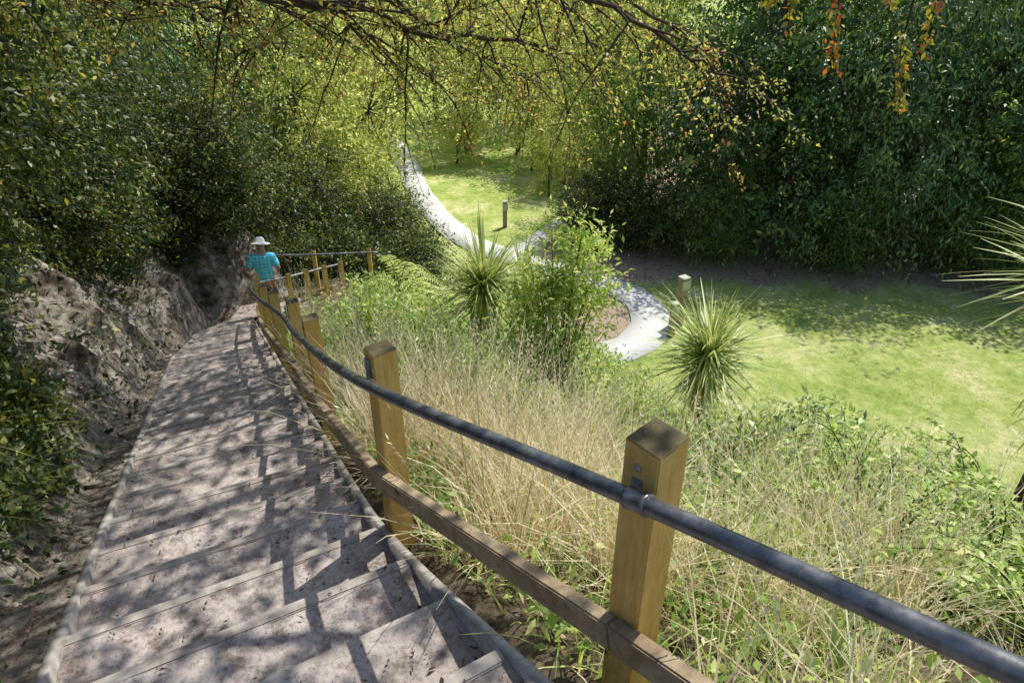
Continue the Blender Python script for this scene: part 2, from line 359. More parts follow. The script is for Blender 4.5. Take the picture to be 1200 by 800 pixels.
def edge_board(side):
    m=MB();Vs=[];ss=np.arange(-1.2,SE+.1,.2)
    for s in ss:
        n=float(nL(s))-.02 if side<0 else float(nR(s))+.02
        sq=s if side<0 else s-float(fan(s-.1))
        z=CAMZ-(1.5+.365*sq)+.076+.003*math.sin(s*5+side)
        for dn,dz in ((-.018,-.3),(-.018,0),(.018,0),(.018,-.3)):
            x,y=sn2xy(s,n+dn);Vs.append((x,y,z+dz))
    k=len(ss);Fq=[]
    for i in range(k-1):
        for j in range(4): Fq.append([i*4+j,i*4+(j+1)%4,(i+1)*4+(j+1)%4,(i+1)*4+j])
    Fq.append([0,1,2,3]);Fq.append([(k-1)*4+j for j in (3,2,1,0)])
    m.add(Vs,Fq);obj('edging_board',m.mesh('edging_board',[M_grey],off),st)
edge_board(-1);edge_board(1)
m=MB();U=np.linspace(SE,13.75,12);W=np.linspace(0,1,26);a,b=np.meshgrid(W,U);nn=-.05+(b-SE)*.5+a*(2.4-(-.05+(b-SE)*.5));x,y=sn2xy(b,nn)
zz=CAMZ-HL+.03+fbm(x,y,2.5)*.02
ix=np.arange(a.size).reshape(a.shape);m.add(np.stack([x,y,zz],-1).reshape(-1,3),np.stack([ix[:-1,:-1],ix[:-1,1:],ix[1:,1:],ix[1:,:-1]],-1).reshape(-1,4),.3)
obj('landing',m.mesh('landing',[M_tread],off,True),st)

# ------------------------------------------------------------ handrails
PS=.1
def rail_fence(name,posts,pipe,lower,label,loc,coupl=None,group=None,ps=.1):
    r=root(name,loc,label,'handrail',group);of=np.array(loc)
    for pi,(x,y,zt_,zb,d) in enumerate(posts):
        R=Matrix(axes((d[0],d[1],0)))
        bm=bmesh.new();bmesh.ops.create_cube(bm,size=1)
        h=zt_-zb
        for v in bm.verts: v.co=Vector((v.co.x*ps,v.co.y*ps,v.co.z*h))
        bmesh.ops.bevel(bm,geom=bm.edges[:],offset=.0035,segments=2,affect='EDGES')
        for v in bm.verts:
            if v.co.z>h*.4: v.co.z+=.012*v.co.x/PS+rs.normal()*.0006
        bm.transform(Matrix.Rotation(rs.normal(0,.012),4,'X')@Matrix.Rotation(rs.normal(0,.008),4,'Y'));bm.transform(R.to_4x4())
        me=bpy.data.meshes.new('post');bm.to_mesh(me);bm.free();me.materials.append(M_post);me.materials.append(M_posttop)
        for p in me.polygons:
            if p.normal.z>.4: p.material_index=1
        obj('post',me,r,Vector((x,y,(zt_+zb)/2))-Vector(loc))
    for pp in pipe:
        m=MB();tube(m,curve_pts(pp,6),.0215,16);obj('pipe_rail',m.mesh('pipe_rail',[M_pipe],of,True),r)
    for c,d in (coupl or []):
        d=np.array(d)/np.linalg.norm(d);c=np.array(c);m=MB()
        tube(m,[c-d*.032,c-d*.03,c-d*.022,c-d*.02,c+d*.02,c+d*.022,c+d*.03,c+d*.032],[.023,.027,.027,.0255,.0255,.027,.027,.023],18)
        obj('pipe_coupling',m.mesh('pipe_coupling',[M_pipe],of,True),r)
    for a,b in lower:
        a=np.array(a);b=np.array(b);d=b-a;L=np.linalg.norm(d);R=axes(d)
        obj('lower_rail',boxmesh('lower_rail',(a+b)/2,(.045,L,.09),R,.005,M_lower,of),r)
    return r
def HT(s): return 1.5+.365*s-.98
pp=[(.325,1.15),(-.515,2.19),(-1.30,3.75),(-1.9,5.05),(-2.56,6.34),(-3.2,7.62),(-3.78,8.85),(-4.3,10.05),(-4.75,11.15)]
P0=(1.16,.08)
allp=[P0]+pp
posts=[];pipep=[];lowp=[]
for i,(x,y) in enumerate(allp):
    s,n=xy2sn(x,y)
    a=allp[max(i-1,0)];b=allp[min(i+1,len(allp)-1)];d=np.array([b[0]-a[0],b[1]-a[1]]);d/=np.linalg.norm(d)
    ztop=CAMZ-HT(s)
    if i==1: ztop=CAMZ-.89
    if i==2: ztop=CAMZ-1.275
    left=np.array([-d[1],d[0]])
    posts.append((x,y,ztop,ztop-1.35,d))
    pipep.append((x+left[0]*.094,y+left[1]*.094,ztop-.125));lowp.append((x+left[0]*.0745,y+left[1]*.0745,ztop-.62))
pipep=np.array(pipep);lowp=np.array(lowp)
pipep[0]=pipep[1]+np.array([.78,-1.035,.385*.98])*1.0
lowp[0]=lowp[1]+np.array([.78,-1.035,.385])
posts[0]=(pipep[0][0]+.08,pipep[0][1]+.05,pipep[0][2]+.125,pipep[0][2]-1.2,posts[0][4])
lower=[(lowp[i]+(lowp[i+1]-lowp[i])*.001,lowp[i+1]-(lowp[i+1]-lowp[i])*.001) for i in range(len(lowp)-1)]
R1=rail_fence('handrail_fence',posts,[pipep],lower,'pine post handrail with dark metal pipe top rail beside steps',(-1.3,3.9,CAMZ-3.1),coupl=[(pipep[1]*.97+pipep[0]*.03,pipep[1]-pipep[0]),(pipep[5],pipep[5]-pipep[4])])
of=np.array(R1.location)
for i in range(1,7):
    x,y,ztop,_,d=posts[i];left=np.array([-d[1],d[0]])
    R=Matrix(axes((d[0],d[1],0)))
    c=np.array([x+left[0]*.0555,y+left[1]*.0555,ztop-.09])
    b_=obj('bracket',boxmesh('bracket',c,(.008,.04,.11),R,.003,M_brk,of),R1)
    m=MB();l3=np.array([left[0],left[1],0]);c3=c+np.array([0,0,.025])
    tube(m,[c3+l3*.003,c3+l3*.005,c3+l3*.01,c3+l3*.0115],[.002,.009,.009,.002],8);obj('bolt',m.mesh('bolt',[M_brk],of,True),R1)
fd=(.6,.5)
posts=[(-4.38,11.75,CAMZ-5.18,CAMZ-6.6,fd),(-4.12,12.08,CAMZ-5.23,CAMZ-6.7,fd),(-3.86,12.42,CAMZ-5.28,CAMZ-6.9,fd),(-3.6,12.75,CAMZ-5.33,CAMZ-7.0,fd)]
pts=[(-4.8,11.25,CAMZ-5.15)]+[(p[0]-.05,p[1]+.06,p[2]-.1) for p in posts]
rail_fence('handrail_fence',posts,[pts],[((pts[0][0],pts[0][1],pts[0][2]-.45),(pts[3][0]+.1,pts[3][1]+.1,pts[3][2]-.5))],'short pine post handrail with pipe rail beside landing',(-4,12.2,CAMZ-6.3),ps=.085)
posts=[(-4.22,13.0,CAMZ-5.2,CAMZ-6.4,(1,.1)),(-3.1,13.25,CAMZ-5.25,CAMZ-6.8,(1,.1))]
pts=[(-5.05,12.75,CAMZ-5.2)]+[(p[0],p[1]-.08,p[2]-.06) for p in posts]+[(-2.9,13.22,CAMZ-5.33)]
rail_fence('handrail_fence',posts,[pts],[],'weathered post and pipe handrail on far side of landing',(-4,13,CAMZ-6.3),ps=.08)

# ------------------------------------------------------------ vegetation generators
def crown(mb,blobs,ncl,nper,spread,L,W,droop=.3,inner=.5,m=0,tbias=0,ragged=1):
    w=np.array([b[3]*b[4]*b[5] for b in blobs])**.67;w/=w.sum();bi=rs.choice(len(blobs),ncl,p=w);B=np.array(blobs)[bi]
    d=norm(rs.normal(size=(ncl,3)));rad=inner+(1-inner)*rs.rand(ncl,1)**.5
    lump=fbm(d[:,0]*2+bi*3.7,d[:,2]*2+d[:,1]*2,1.0,3)[:,None]
    rad*=1+ragged*(.45*lump+.2*(rs.rand(ncl,1)-.5));out=rs.rand(ncl,1)<.14*ragged;rad=np.where(out,rad*1.28,rad)
    C=B[:,:3]+d*rad*B[:,3:6]
    ct=np.clip(.42+.2*rs.normal(size=ncl)+tbias,0,1)
    cs=.45+1.1*rs.rand(ncl)
    O=np.repeat(d,nper,0);CC=np.repeat(C,nper,0);n=len(CC);css=np.repeat(cs,nper)[:,None]
    el=norm(d*[1,1,.3]+rs.normal(size=(ncl,3))*.5);el=np.repeat(el,nper,0)
    P=CC+rs.normal(size=(n,3))*spread*css*np.array([.8,.8,.4])+el*rs.normal(size=(n,1))*spread*css*.9
    P[:,2]-=np.linalg.norm(P[:,:2]-CC[:,:2],axis=1)**2*.5*droop/max(spread,.05)
    D=norm(O*.6+rs.normal(size=(n,3))*.7+np.array([0,0,-droop]))
    N=norm(rs.normal(size=(n,3))*.6+np.array([0,0,1.])+O*.3)
    tone=np.clip(np.repeat(ct,nper)+rs.normal(size=n)*.17,0,1)
    l=L*(.6+.8*rs.rand(n));leaves(mb,P,D,N,l,l*W,tone,m)
    return C
def tree_template(name,label,cat,h,blobs,ncl,nper,spread,L,W,mat,tr=.16,droop=.3,group=None,lean=(0,0),loc=(0,0,0),inner=.5,nb=50,ragged=1):
    r=root(name,loc,label,cat,group)
    mb=MB();C=crown(mb,blobs,ncl,nper,spread,L,W,droop,inner,ragged=ragged)
    obj('crown',mb.mesh(name+'_crown',[mat]),r)
    t=MB();top=np.array([lean[0],lean[1],h*.75])
    tp=curve_pts([(0,0,-.4),(lean[0]*.2+.08,lean[1]*.2,h*.25),(lean[0]*.6-.05,lean[1]*.6+.1,h*.5),top],5)
    tube(t,tp,np.linspace(tr,tr*.3,len(tp)),8)
    tube(t,[tp[0]+[0,0,.0],tp[0]+[0,0,.35],tp[0]+[0,0,.8]],[tr*1.7,tr*1.35,tr],8)
    for b in blobs:
        c=np.array(b[:3]);k=tp[int(len(tp)*min(.9,max(.15,(c[2]-b[5]*.5)/(h*.75)*.8)))]
        q=curve_pts([k,(k+c)/2+rs.normal(size=3)*.15,c],4);tube(t,q,np.linspace(tr*.45,tr*.15,len(q)),6)
    for c in C[rs.choice(len(C),min(nb,len(C)),False)]:
        b=min(blobs,key=lambda b:np.linalg.norm(c-np.array(b[:3])));a=np.array(b[:3])
        q=[a,(a+c)/2+rs.normal(size=3)*.12,c+(c-a)*.08];tube(t,q,[tr*.16,tr*.1,.008],4)
    obj('trunk',t.mesh(name+'_trunk',[M_bark],smooth=True),r)
    return r
GW='dense trees at the edge of the lawn'
fA=tree_template('woodland_tree','tall dark evergreen tree with foliage reaching the ground','tree',10,
  [(0,0,7.5,2.3,2.3,2.6),(1.2,-1,5,2.2,1.8,2),(-1.3,-.8,4.6,2.1,1.8,2.1),(.4,-1.6,2.6,2.3,1.5,1.8),(-1.8,-.9,1.6,1.6,1.3,1.5),(1.9,-.7,1.6,1.5,1.3,1.5),(0,1.2,4,2.4,1.6,3)],740,42,.29,.155,.45,LM_forest,.2,.5,GW,loc=(7.8,20.8,0),ragged=1.6)
fB=tree_template('woodland_tree','broad tree with drooping green boughs above litter','tree',11,
  [(.3,0,8,2.6,2.4,2.4),(-1.5,-.7,6,2,1.9,1.7),(1.6,-.9,5.6,2.1,1.7,1.9),(0,-1.4,3.8,2.2,1.7,1.6),(1.2,-1.2,1.8,1.7,1.3,1.3),(-1.6,-1.2,2.4,1.8,1.4,1.5),(0,1,4.5,2.6,1.6,3)],720,46,.33,.17,.3,LM_teal,.22,1.1,GW,loc=(11.6,19.9,0),ragged=1.7)
def put(r,x,y,rot=0,sc=1,label=None,dz=0,mat=None):
    return clone(r,(x,y,float(terr(x,y))-.05+dz),rot,sc,label,mat)
for i,(x,y,r_,s_c,t,mm) in enumerate([(15.4,19.2,.5,.95,0,LM_mid),(19.4,18.4,-.3,1.0,1,None),(23.5,17.4,.8,1.0,0,None),(4.6,23.4,-.5,.78,1,LM_mid),(9.6,23.8,.2,1.2,0,None),(14,23.4,1.0,1.2,1,None),(18.6,22.7,-.8,1.2,0,LM_mid),(9.8,19.3,1.1,.5,0,LM_mid),(13.4,18.6,2.1,.45,1,LM_mid),(6.4,19.6,.4,.4,1,LM_mid),(17.2,17.6,.4,.42,0,LM_mid)]):
    put(fA if t==0 else fB,x,y,r_,s_c,mat=mm)
for (x,y,r_,s_c,t) in [(-9.5,19,.4,.95,0),(-12.5,17,-.5,1.1,1),(-8.8,14.9,.1,.62,1)]:
    put(fA if t==0 else fB,x,y,r_,s_c)
GY='sunlit yellow green trees beyond the path'
yA=tree_template('sunlit_tree','yellow green sunlit tree with loose airy foliage','tree',8,
  [(0,0,6.3,2.2,2,1.9),(1.2,-.6,4.2,1.7,1.5,1.5),(-1.2,-.5,4.3,1.7,1.5,1.6),(.2,-.9,2.7,1.6,1.2,1.2),(.9,-.6,1.3,1.2,1,1.0)],400,24,.3,.15,.5,LM_yel,.12,.5,GY,loc=(-5.6,21.5,0),nb=110)
for (x,y,r_,sc) in [(-6.0,18.9,2.2,.8),(-7.4,25,1,1.1),(-7.4,30,1.,1.2),(-2.3,33.5,2.1,1.05),(.3,32.8,.4,.95),(2.6,30.6,1.1,.9),(4.8,31,1.9,1.2),(-10,37,2.,1.5),(-4.5,41,3,1.6),(1,41,1,1.7),(6,41,2,1.7),(-2.6,31.0,.3,.45),(.9,29.8,.9,.48),(2.2,27.6,1.7,.5),(1.5,25.9,2.7,.4)]:
    put(yA,x,y,r_,sc)
GL='leafy trees on the earth bank'
lA=tree_template('bank_tree','small leaved dark tree leaning over the earth bank','tree',4.0,
  [(0,0,2.7,1.4,1.4,1.1),(1.1,.2,1.6,1.0,1.0,.9),(.5,-1.0,1.4,1.0,1.0,.9),(-.6,.9,1.6,1.1,1.0,.9),(1.0,.9,2.6,1.1,1.0,.9),(.9,-.9,2.7,1.0,1.0,.9),(1.3,-.4,.9,.7,.8,.6)],640,46,.17,.08,.42,LM_left,.09,.6,GL,loc=(-6.6,6.2,float(terr(-6.6,6.2))),nb=220,ragged=1.6)
for (x,y,r_,sc) in [(-4.8,3.4,.2,.8),(-7.3,8.9,.3,.95),(-6.1,4.6,-.3,1.0),(-8.4,6.6,2,1.15),(-8.3,11.2,.2,1.0),(-7.2,13.6,.3,.95),(-9.6,9,4,1.3),(-4.3,1.7,.5,.8),(-6.0,15.6,1.5,1.05),(-6.9,2.4,1,1.1),(-3.9,17.4,2.2,.8)]:
    put(lA,x,y,r_,sc)
def shrub(name,label,cat,loc,blobs,ncl,nper,spread,L,W,mat,stems=14,group=None,droop=.1,tb=0,ragged=1):
    r=root(name,loc,label,cat,group);mb=MB();C=crown(mb,blobs,ncl,nper,spread,L,W,droop,.25,tbias=tb,ragged=ragged);obj('foliage',mb.mesh(name+'_foliage',[mat]),r)
    t=MB()
    for c in C[rs.choice(len(C),min(stems,len(C)),False)]:
        a=np.array([c[0]*.12,c[1]*.12,-.15]);q=curve_pts([a,a*.5+c*.5+[c[0]*-.1,c[1]*-.1,.1],c],4);tube(t,q,np.linspace(.014,.004,len(q)),5)
    obj('stem',t.mesh(name+'_stem',[M_twig]),r);return r
def G(x,y,dz=0): return (x,y,float(terr(x,y))+dz)
sh1=shrub('leafy_shrub','tall upright light green shrub among dry grass','shrub',G(.6,7.8),[(0,0,1.6,.5,.45,.9),(.4,.1,2.1,.3,.3,.65),(-.4,0,1.6,.35,.3,.8),(-.1,0,2.4,.22,.22,.55),(.1,-.2,.6,.6,.5,.5),(.15,.1,2.75,.15,.15,.3)],460,18,.1,.095,.32,LM_weed,80,tb=.36,ragged=1.4)
GSH='dark leafy shrubs behind the landing'
sh2=shrub('dark_shrub','dense dark shrub beside landing','shrub',G(-4.6,15.2),[(0,0,1.3,1.5,1.2,1.2),(.9,-.3,1.0,1,.9,1),(-1,-.2,1.6,1,.9,1.1),(.2,-.3,2.1,.9,.9,.7)],460,40,.18,.09,.45,LM_left,40,GSH,ragged=1.4)
for a in [(-2.9,16.2,1,.85),(-6.3,13.6,2,.8),(-3.8,18.9,2,.9),(2.6,21.4,1,.85),(3.9,20.2,2.4,.85),(-7.4,11.4,2,.7),(-5.3,14.05,.4,.6)]: put(sh2,*a)
GB='small leaved shrubs hanging over the gutter'
sb=shrub('bank_shrub','dark scrubby shrub overhanging the dirt gutter','shrub',G(-3.6,2.55),[(0,0,.4,.6,.6,.4),(.35,-.1,.25,.4,.4,.3),(-.3,.3,.65,.5,.5,.4),(.2,.4,.6,.4,.4,.35)],330,34,.09,.045,.45,LM_left,40,GB,.4,ragged=1.5)
for a in [(-3.25,1.6,1,1.0),(-2.9,.75,2,1.0),(-2.65,.1,.6,.9),(-4.1,3.5,.3,1.05),(-4.6,4.5,2.4,1.0),(-3.85,1.4,.2,1.3),(-4.3,2.7,1.2,1.35),(-5.1,5.4,.5,.95),(-3.35,.3,2,1.2),(-6.9,9.4,2,.8),(-7.2,10.6,1.4,.8),(-6.9,12.2,.4,.85),(-6.5,8.2,2.9,.75),(-4.7,3.7,1.9,1.3)]: put(sb,*a)
GW2='weedy bushes on the slope'
sh3=shrub('weedy_bush','bright green leafy bush on slope','bush',G(-2.3,9.6),[(0,0,.45,.7,.6,.5),(.4,.1,.8,.35,.35,.4),(-.4,-.1,.6,.4,.4,.5),(0,.1,1.1,.25,.25,.35)],230,19,.12,.085,.4,LM_weed,40,GW2,tb=.16,ragged=1.5)
for x,y,r_,sc in [(-1.2,10.9,1,.9),(-1.5,8.2,2,1.0),(-2.0,12.2,3,1.1),(-1.0,6.9,1,.85),(-.1,7.2,1.3,.8),(3.9,8.0,.2,.65),(5.2,7.2,1.2,.6),(4.5,6.2,2.1,.6),(1.6,10.8,1,.9),(.7,9.9,.3,.9),(1.7,9.2,.3,.85),(1.8,8.0,1.3,.7),(-1.6,9.4,.3,1.0),(1.1,11.9,.2,1.0),(-1.9,7.4,.2,.8),(1.5,6.7,.9,.6),(-.4,6.0,.4,.65),(-2.2,8.9,.7,.9),(.4,6.3,1.5,.5),(-1.4,5.9,.3,.5),(2.5,6.3,.3,.6),(3.3,5.3,.3,.55),(2.3,4.4,1.3,.45),(2.9,3.6,1.3,.45),(3.6,4.3,.3,.55),(2.4,2.9,.3,.38)]:
    put(sh3,x,y,r_,sc)
GW3='broad leaved weeds in the dry grass'
sh5=shrub('leafy_weed','leafy green weed among dry grass','weed',G(2.2,5.2),[(0,0,.25,.45,.4,.28),(.25,.1,.45,.22,.22,.25),(-.2,-.1,.4,.25,.25,.25)],55,10,.11,.1,.4,LM_broad,24,GW3,tb=.18,ragged=1.4)
for x,y,r_,sc in [(1.3,4.5,1,.8),(3.0,5.9,2,.8),(1.9,5.9,.4,.8),(.6,5.3,3,.65),(2.8,4.1,.9,.75),(3.7,4.9,2.2,.8),(2.2,3.1,1.4,.6),(1.7,2.5,.3,.5),(.2,4.3,2,.55),(4.4,5.4,.8,.8),(-.6,5.0,.8,.55),(1.0,3.3,2.8,.5),(2.4,2.4,.7,.55),(1.5,3.4,1.1,.55),(2.0,3.9,2.1,.6),(.9,4.0,.2,.5),(1.5,1.9,.2,.4)]: put(sh5,x,y,r_,sc)
def sapling(loc,h,n,label):
    r=root('trailing_sapling',loc,label,'plant','trailing saplings on the slope');lf=MB();t=MB()
    for k in range(n):
        a=rs.rand()*6.28;rr=.25+.45*rs.rand();hh=h*(.55+.5*rs.rand())
        q=curve_pts([(0,0,-.1),(rr*.25*math.cos(a),rr*.25*math.sin(a),hh*.6),(rr*.8*math.cos(a),rr*.8*math.sin(a),hh),(rr*1.5*math.cos(a),rr*1.5*math.sin(a),hh*.9)],7)
        tube(t,q,np.linspace(.007,.0025,len(q)),5)
        for j in range(5,len(q)):
            for sgn in (-1,1,0,-1,1):
                tn=norm(q[j]-q[j-1]);sd=norm(np.cross(tn,[0,0,1]));D=(tn*.5+sd*sgn+rs.normal(size=3)*.3)[None]
                P=(q[j]+rs.normal(size=3)*.02)[None];l=.035+.04*rs.rand();leaves(lf,P,D,np.array([[0,0,1.]])+rs.normal(size=(1,3))*.3,l,l*.5,np.array([np.clip(.62+.2*rs.normal(),0,1)]))
    obj('leaves',lf.mesh('sapling_leaves',[LM_weed]),r);obj('stem',t.mesh('sapling_stem',[M_twig]),r);return r
for x,y,h,n in [(2.6,3.6,.9,14),(2.1,2.7,.6,11),(3.1,4.6,1.0,14),(3.4,3.2,.9,13),(2.6,2.1,.6,12),(3.9,5.6,.9,13),(4.2,4.4,.9,13),(3.2,2.5,.8,12)]:
    sapling(G(x,y),h,n,'straggly green sapling with arching leafy stems')

def cabbage(loc,th,R,n,label,dead=.12,tilt=(0,0),tr=.09,w=.034):
    r=root('cabbage_tree',loc,label,'cabbage tree','cabbage trees with sword leaves')
    c=np.array([tilt[0],tilt[1],th]);t=MB();q=curve_pts([(0,0,-.3),(tilt[0]*.3+.03,tilt[1]*.3,th*.5),c],6);tube(t,q,np.linspace(tr,tr*.7,len(q)),9)
    obj('trunk',t.mesh('cabbage_trunk',[M_bark],smooth=True),r)
    d=rs.normal(size=(n,3));d[:,2]=d[:,2]*.8+.55;d=norm(d)
    P=c+d*.05+rs.normal(size=(n,3))*np.array([.03,.03,.14]);L=R*(.45+.65*rs.rand(n))
    mb=MB();tone=np.clip(.52+.24*rs.normal(size=n),0,.93);blades(mb,P,d,L,w*R+.006,.06+.5*rs.rand(n)**2*(1-np.abs(d[:,2])),tone,0,6)
    obj('crown',mb.mesh('cabbage_crown',[LM_cord]),r)
    k=int(n*dead*3);d=rs.normal(size=(k,3));d[:,2]=-abs(d[:,2])-1.3;d=norm(d);mb=MB()
    blades(mb,c+d*.05-np.array([0,0,1.])*(.05+th*.4*rs.rand(k,1)),d,R*.55*(.6+.5*rs.rand(k)),.03,.05,np.full(k,.98)-.1*rs.rand(k),0,3)
    obj('dead_leaf_skirt',mb.mesh('cabbage_skirt',[LM_cord]),r);return r
cabbage(G(3.05,8.7),1.55,1.15,460,'young cabbage tree with pale spiky crown at lawn edge',dead=.25,tr=.11)
cabbage(G(-.55,9.4),1.75,1.1,480,'cabbage tree with dense spiky crown among weeds',tilt=(.1,0),dead=.35,tr=.12)
cabbage(G(.2,11.6),2.3,.9,260,'taller cabbage tree with spiky crown near path',dead=.2)
cabbage(G(5.7,5.5),3.3,1.2,480,'tall cabbage tree with pale sunlit sword leaves',tilt=(-.1,0),w=.042)
cabbage(G(1.5,11.6),1.0,.65,180,'small cabbage tree among shrubs')
def flax(loc,n,R,label):
    r=root('sword_leaf_plant',loc,label,'plant','sword leaved plants on the slope');d=rs.normal(size=(n,3))*.5;d[:,2]=1;mb=MB()
    blades(mb,rs.normal(size=(n,3))*.03,norm(d),R*(.7+.5*rs.rand(n)),.03,.2,np.clip(.3+.2*rs.normal(size=n),0,1),0,4);obj('leaves',mb.mesh('flax_leaves',[LM_cord]),r)
for x,y,R_ in [(1.35,1.75,.4),(1.15,1.45,.38),(1.6,2.0,.4),(1.0,2.2,.35),(2.0,4.8,.5),(.3,5.9,.6)]: flax(G(x,y),16,R_,'small green sword leaved plant in dry grass')
sh4=shrub('broadleaf_bush','broad leaved dark green bush in dry grass','bush',G(3.7,6.9),[(0,0,.4,.9,.7,.5),(.5,.2,.65,.5,.4,.4)],100,12,.14,.18,.28,LM_broad,26,None,.1,.05,1.4)

def compound(loc,n,L,label):
    r=root('compound_leaf_sapling',loc,label,'sapling','bright compound leaved saplings');lf=MB();t=MB()
    tube(t,[(0,0,-.1),(.02,0,.6),(0,.03,1.2)],[.02,.016,.01],6)
    for k in range(n):
        a=k*2.4;z=.5+.8*k/n;e=.25+.5*rs.rand()
        q=curve_pts([(0,0,z),(L*.5*math.cos(a),L*.5*math.sin(a),z+L*.35*e*2),(L*math.cos(a),L*math.sin(a),z+L*.3*e)],9);tube(t,q,np.linspace(.006,.002,len(q)),4)
        for j in range(3,len(q)):
            tn=norm(q[j]-q[j-1]);sd=norm(np.cross(tn,[0,0,1]))
            for sg in (-1,1):
                l=.15*(1-.5*j/len(q));leaves(lf,q[j][None],(sd*sg+tn*.4-np.array([0,0,.15]))[None],np.array([[0,0,1.]]),l,l*.32,np.array([.75+.15*rs.rand()]))
    obj('leaves',lf.mesh('compound_leaves',[LM_weed]),r);obj('stem',t.mesh('compound_stem',[M_twig]),r)
for x,y,L in [(-1.85,10.1,.7),(-2.0,11.4,.75),(-1.75,9.2,.6),(-1.5,11.2,.7)]: compound(G(x,y,.3),15,L,'bright green sapling with feathery compound leaves')

# ------------------------------------------------------------ ground stuff
def scatter(n,f,box):
    out=[];tot=0
    while tot<n:
        k=n*2;x=box[0]+(box[1]-box[0])*rs.rand(k);y=box[2]+(box[3]-box[2])*rs.rand(k);p=f(x,y);m_=rs.rand(k)<p;out.append(np.stack([x[m_],y[m_]],1));tot+=m_.sum()
    a=np.concatenate(out)[:n];return a[:,0],a[:,1]
def slopemask(x,y):
    s,n=xy2sn(x,y);z=terr(x,y);return (n>nR(s)+.18)*(z>.02)*(1-sst(s,12.3,12.8)*(n<2.6))*1.
def clump(x,y): return sst(fbm(x*1.0,y*1.0,1.5,3)+.5*fbm(x+5,y,4,2),-.02,.34)
def f(x,y):
    s,n=xy2sn(x,y);d=np.hypot(x,y);return slopemask(x,y)*np.clip(clump(x,y)*(1-.85*sst(n,2.3,3.9))*(1-.85*sst(s,4.6,7.2)),.015,1)*np.clip(5/(1+d),.15,1)*(y>.2)
x,y=scatter(15000,f,(-4,9,.1,12));z=terr(x,y);n=len(x)
P=np.stack([x,y,z-.02],1);D=rs.normal(size=(n,3))*.33;D[:,2]=1
dist=np.hypot(x,y);L=(.28+.9*rs.rand(n)**1.4)*np.clip(.6+.14*dist,.65,1.2)*(.45+.75*clump(x,y))
mb=MB();blades(mb,P,D,L,.005+.004*rs.rand(n)+.0006*dist,.1+.45*rs.rand(n),np.clip(.5+.24*rs.normal(size=n),0,1),0,3)
k=1900;i=rs.choice(n,k);D=rs.normal(size=(k,3))*.2;D[:,2]=1;D=norm(D);Ls=(.6+.7*rs.rand(k))*np.clip(.6+.14*dist[i],.62,1.25)
blades(mb,P[i],D,Ls,.003+.0005*dist[i],.08,np.full(k,.75),0,3)
for q in range(6):
    Q=P[i]+D*(Ls*(.8+.03*q))[:,None]+(-np.array([0,0,1.]))*(.08*Ls*.75)[:,None];leaves(mb,Q,D+rs.normal(size=(k,3))*.35,rs.normal(size=(k,3)),.035,.007,np.full(k,.85))
o=obj('dry_grass',mb.mesh('dry_grass',[LM_dry]));setmeta(o,'tall straw coloured dry grass on slope','grass',kind='stuff')
def f(x,y):
    s,n=xy2sn(x,y);d=np.hypot(x,y);return slopemask(x,y)*np.clip(.28+1.8*fbm(x+31,y+9,.9,3)+.5*sst(s,4,8)+.35*sst(n,2.2,4)+.3*(1-sst(n,nR(s)+.2,nR(s)+.5)),.03,1)*np.clip(5/(1+d),.25,1)
x,y=scatter(62000,f,(-4.5,9,.1,14));n=len(x);z=terr(x,y)+.3*rs.rand(n)**1.4
D=rs.normal(size=(n,3))*.7+[0,0,.35];l=(.016+.038*rs.rand(n)**1.5)*(1+.24*np.minimum(np.hypot(x,y),9));mb=MB()
leaves(mb,np.stack([x,y,z],1),D,rs.normal(size=(n,3))*.5+[0,0,1],l,l*(.3+.25*rs.rand(n)),np.clip(.55+.2*rs.normal(size=n)+.45*fbm(x,y,1.1,2),0,1))
x,y=scatter(22000,f,(-4.5,9,.1,14));n=len(x);D=rs.normal(size=(n,3))*.4;D[:,2]=1
blades(mb,np.stack([x,y,terr(x,y)-.01],1),D,.15+.3*rs.rand(n),.009,.3,np.clip(.7+.2*rs.normal(size=n),0,1),0,3)
o=obj('weeds',mb.mesh('weeds',[LM_weed]));setmeta(o,'mixed green weeds covering the slope','weeds',kind='stuff')
x,y=scatter(14000,lambda x,y:slopemask(x,y)*np.clip(5/(1+np.hypot(x,y)),.2,1),(-3,6,.1,8));n=len(x);D=rs.normal(size=(n,3));D[:,2]*=.2;l=.02+.03*rs.rand(n)
mb=MB();leaves(mb,np.stack([x,y,terr(x,y)+.012],1),D,rs.normal(size=(n,3))*.25+[0,0,1],l,l*.5,rs.rand(n))
lp=np.array(litP);n=len(lp);D=rs.normal(size=(n,3));D[:,2]*=.1;l=.009+.026*rs.rand(n)**2.5
leaves(mb,lp,D,rs.normal(size=(n,3))*.15+[0,0,1],l,l*.4,rs.rand(n)*.5)
def fg(x,y):
    s,n=xy2sn(x,y);return ((n<nL(s)-.06)*(n>-1.6)*(s<12.5))*1.
x,y=scatter(2600,fg,(-8,1,-.5,13));n=len(x);D=rs.normal(size=(n,3));D[:,2]*=.3;l=.012+.022*rs.rand(n)
leaves(mb,np.stack([x,y,terr(x,y)+.012],1),D,rs.normal(size=(n,3))*.25+[0,0,1],l,l*.5,rs.rand(n)*.6)
def f(x,y): return litter(x,y)*(terr(x,y)<.5)
x,y=scatter(6000,f,(-1,22,12,19.5));n=len(x);D=rs.normal(size=(n,3));D[:,2]*=.3;l=.05+.05*rs.rand(n)
leaves(mb,np.stack([x,y,terr(x,y)+.01],1),D,rs.normal(size=(n,3))*.25+[0,0,1],l,l*.5,.4+.6*rs.rand(n))
o=obj('fallen_leaves',mb.mesh('fallen_leaves',[LM_litter]));setmeta(o,'brown fallen leaves scattered on steps and soil','leaf litter',kind='stuff')
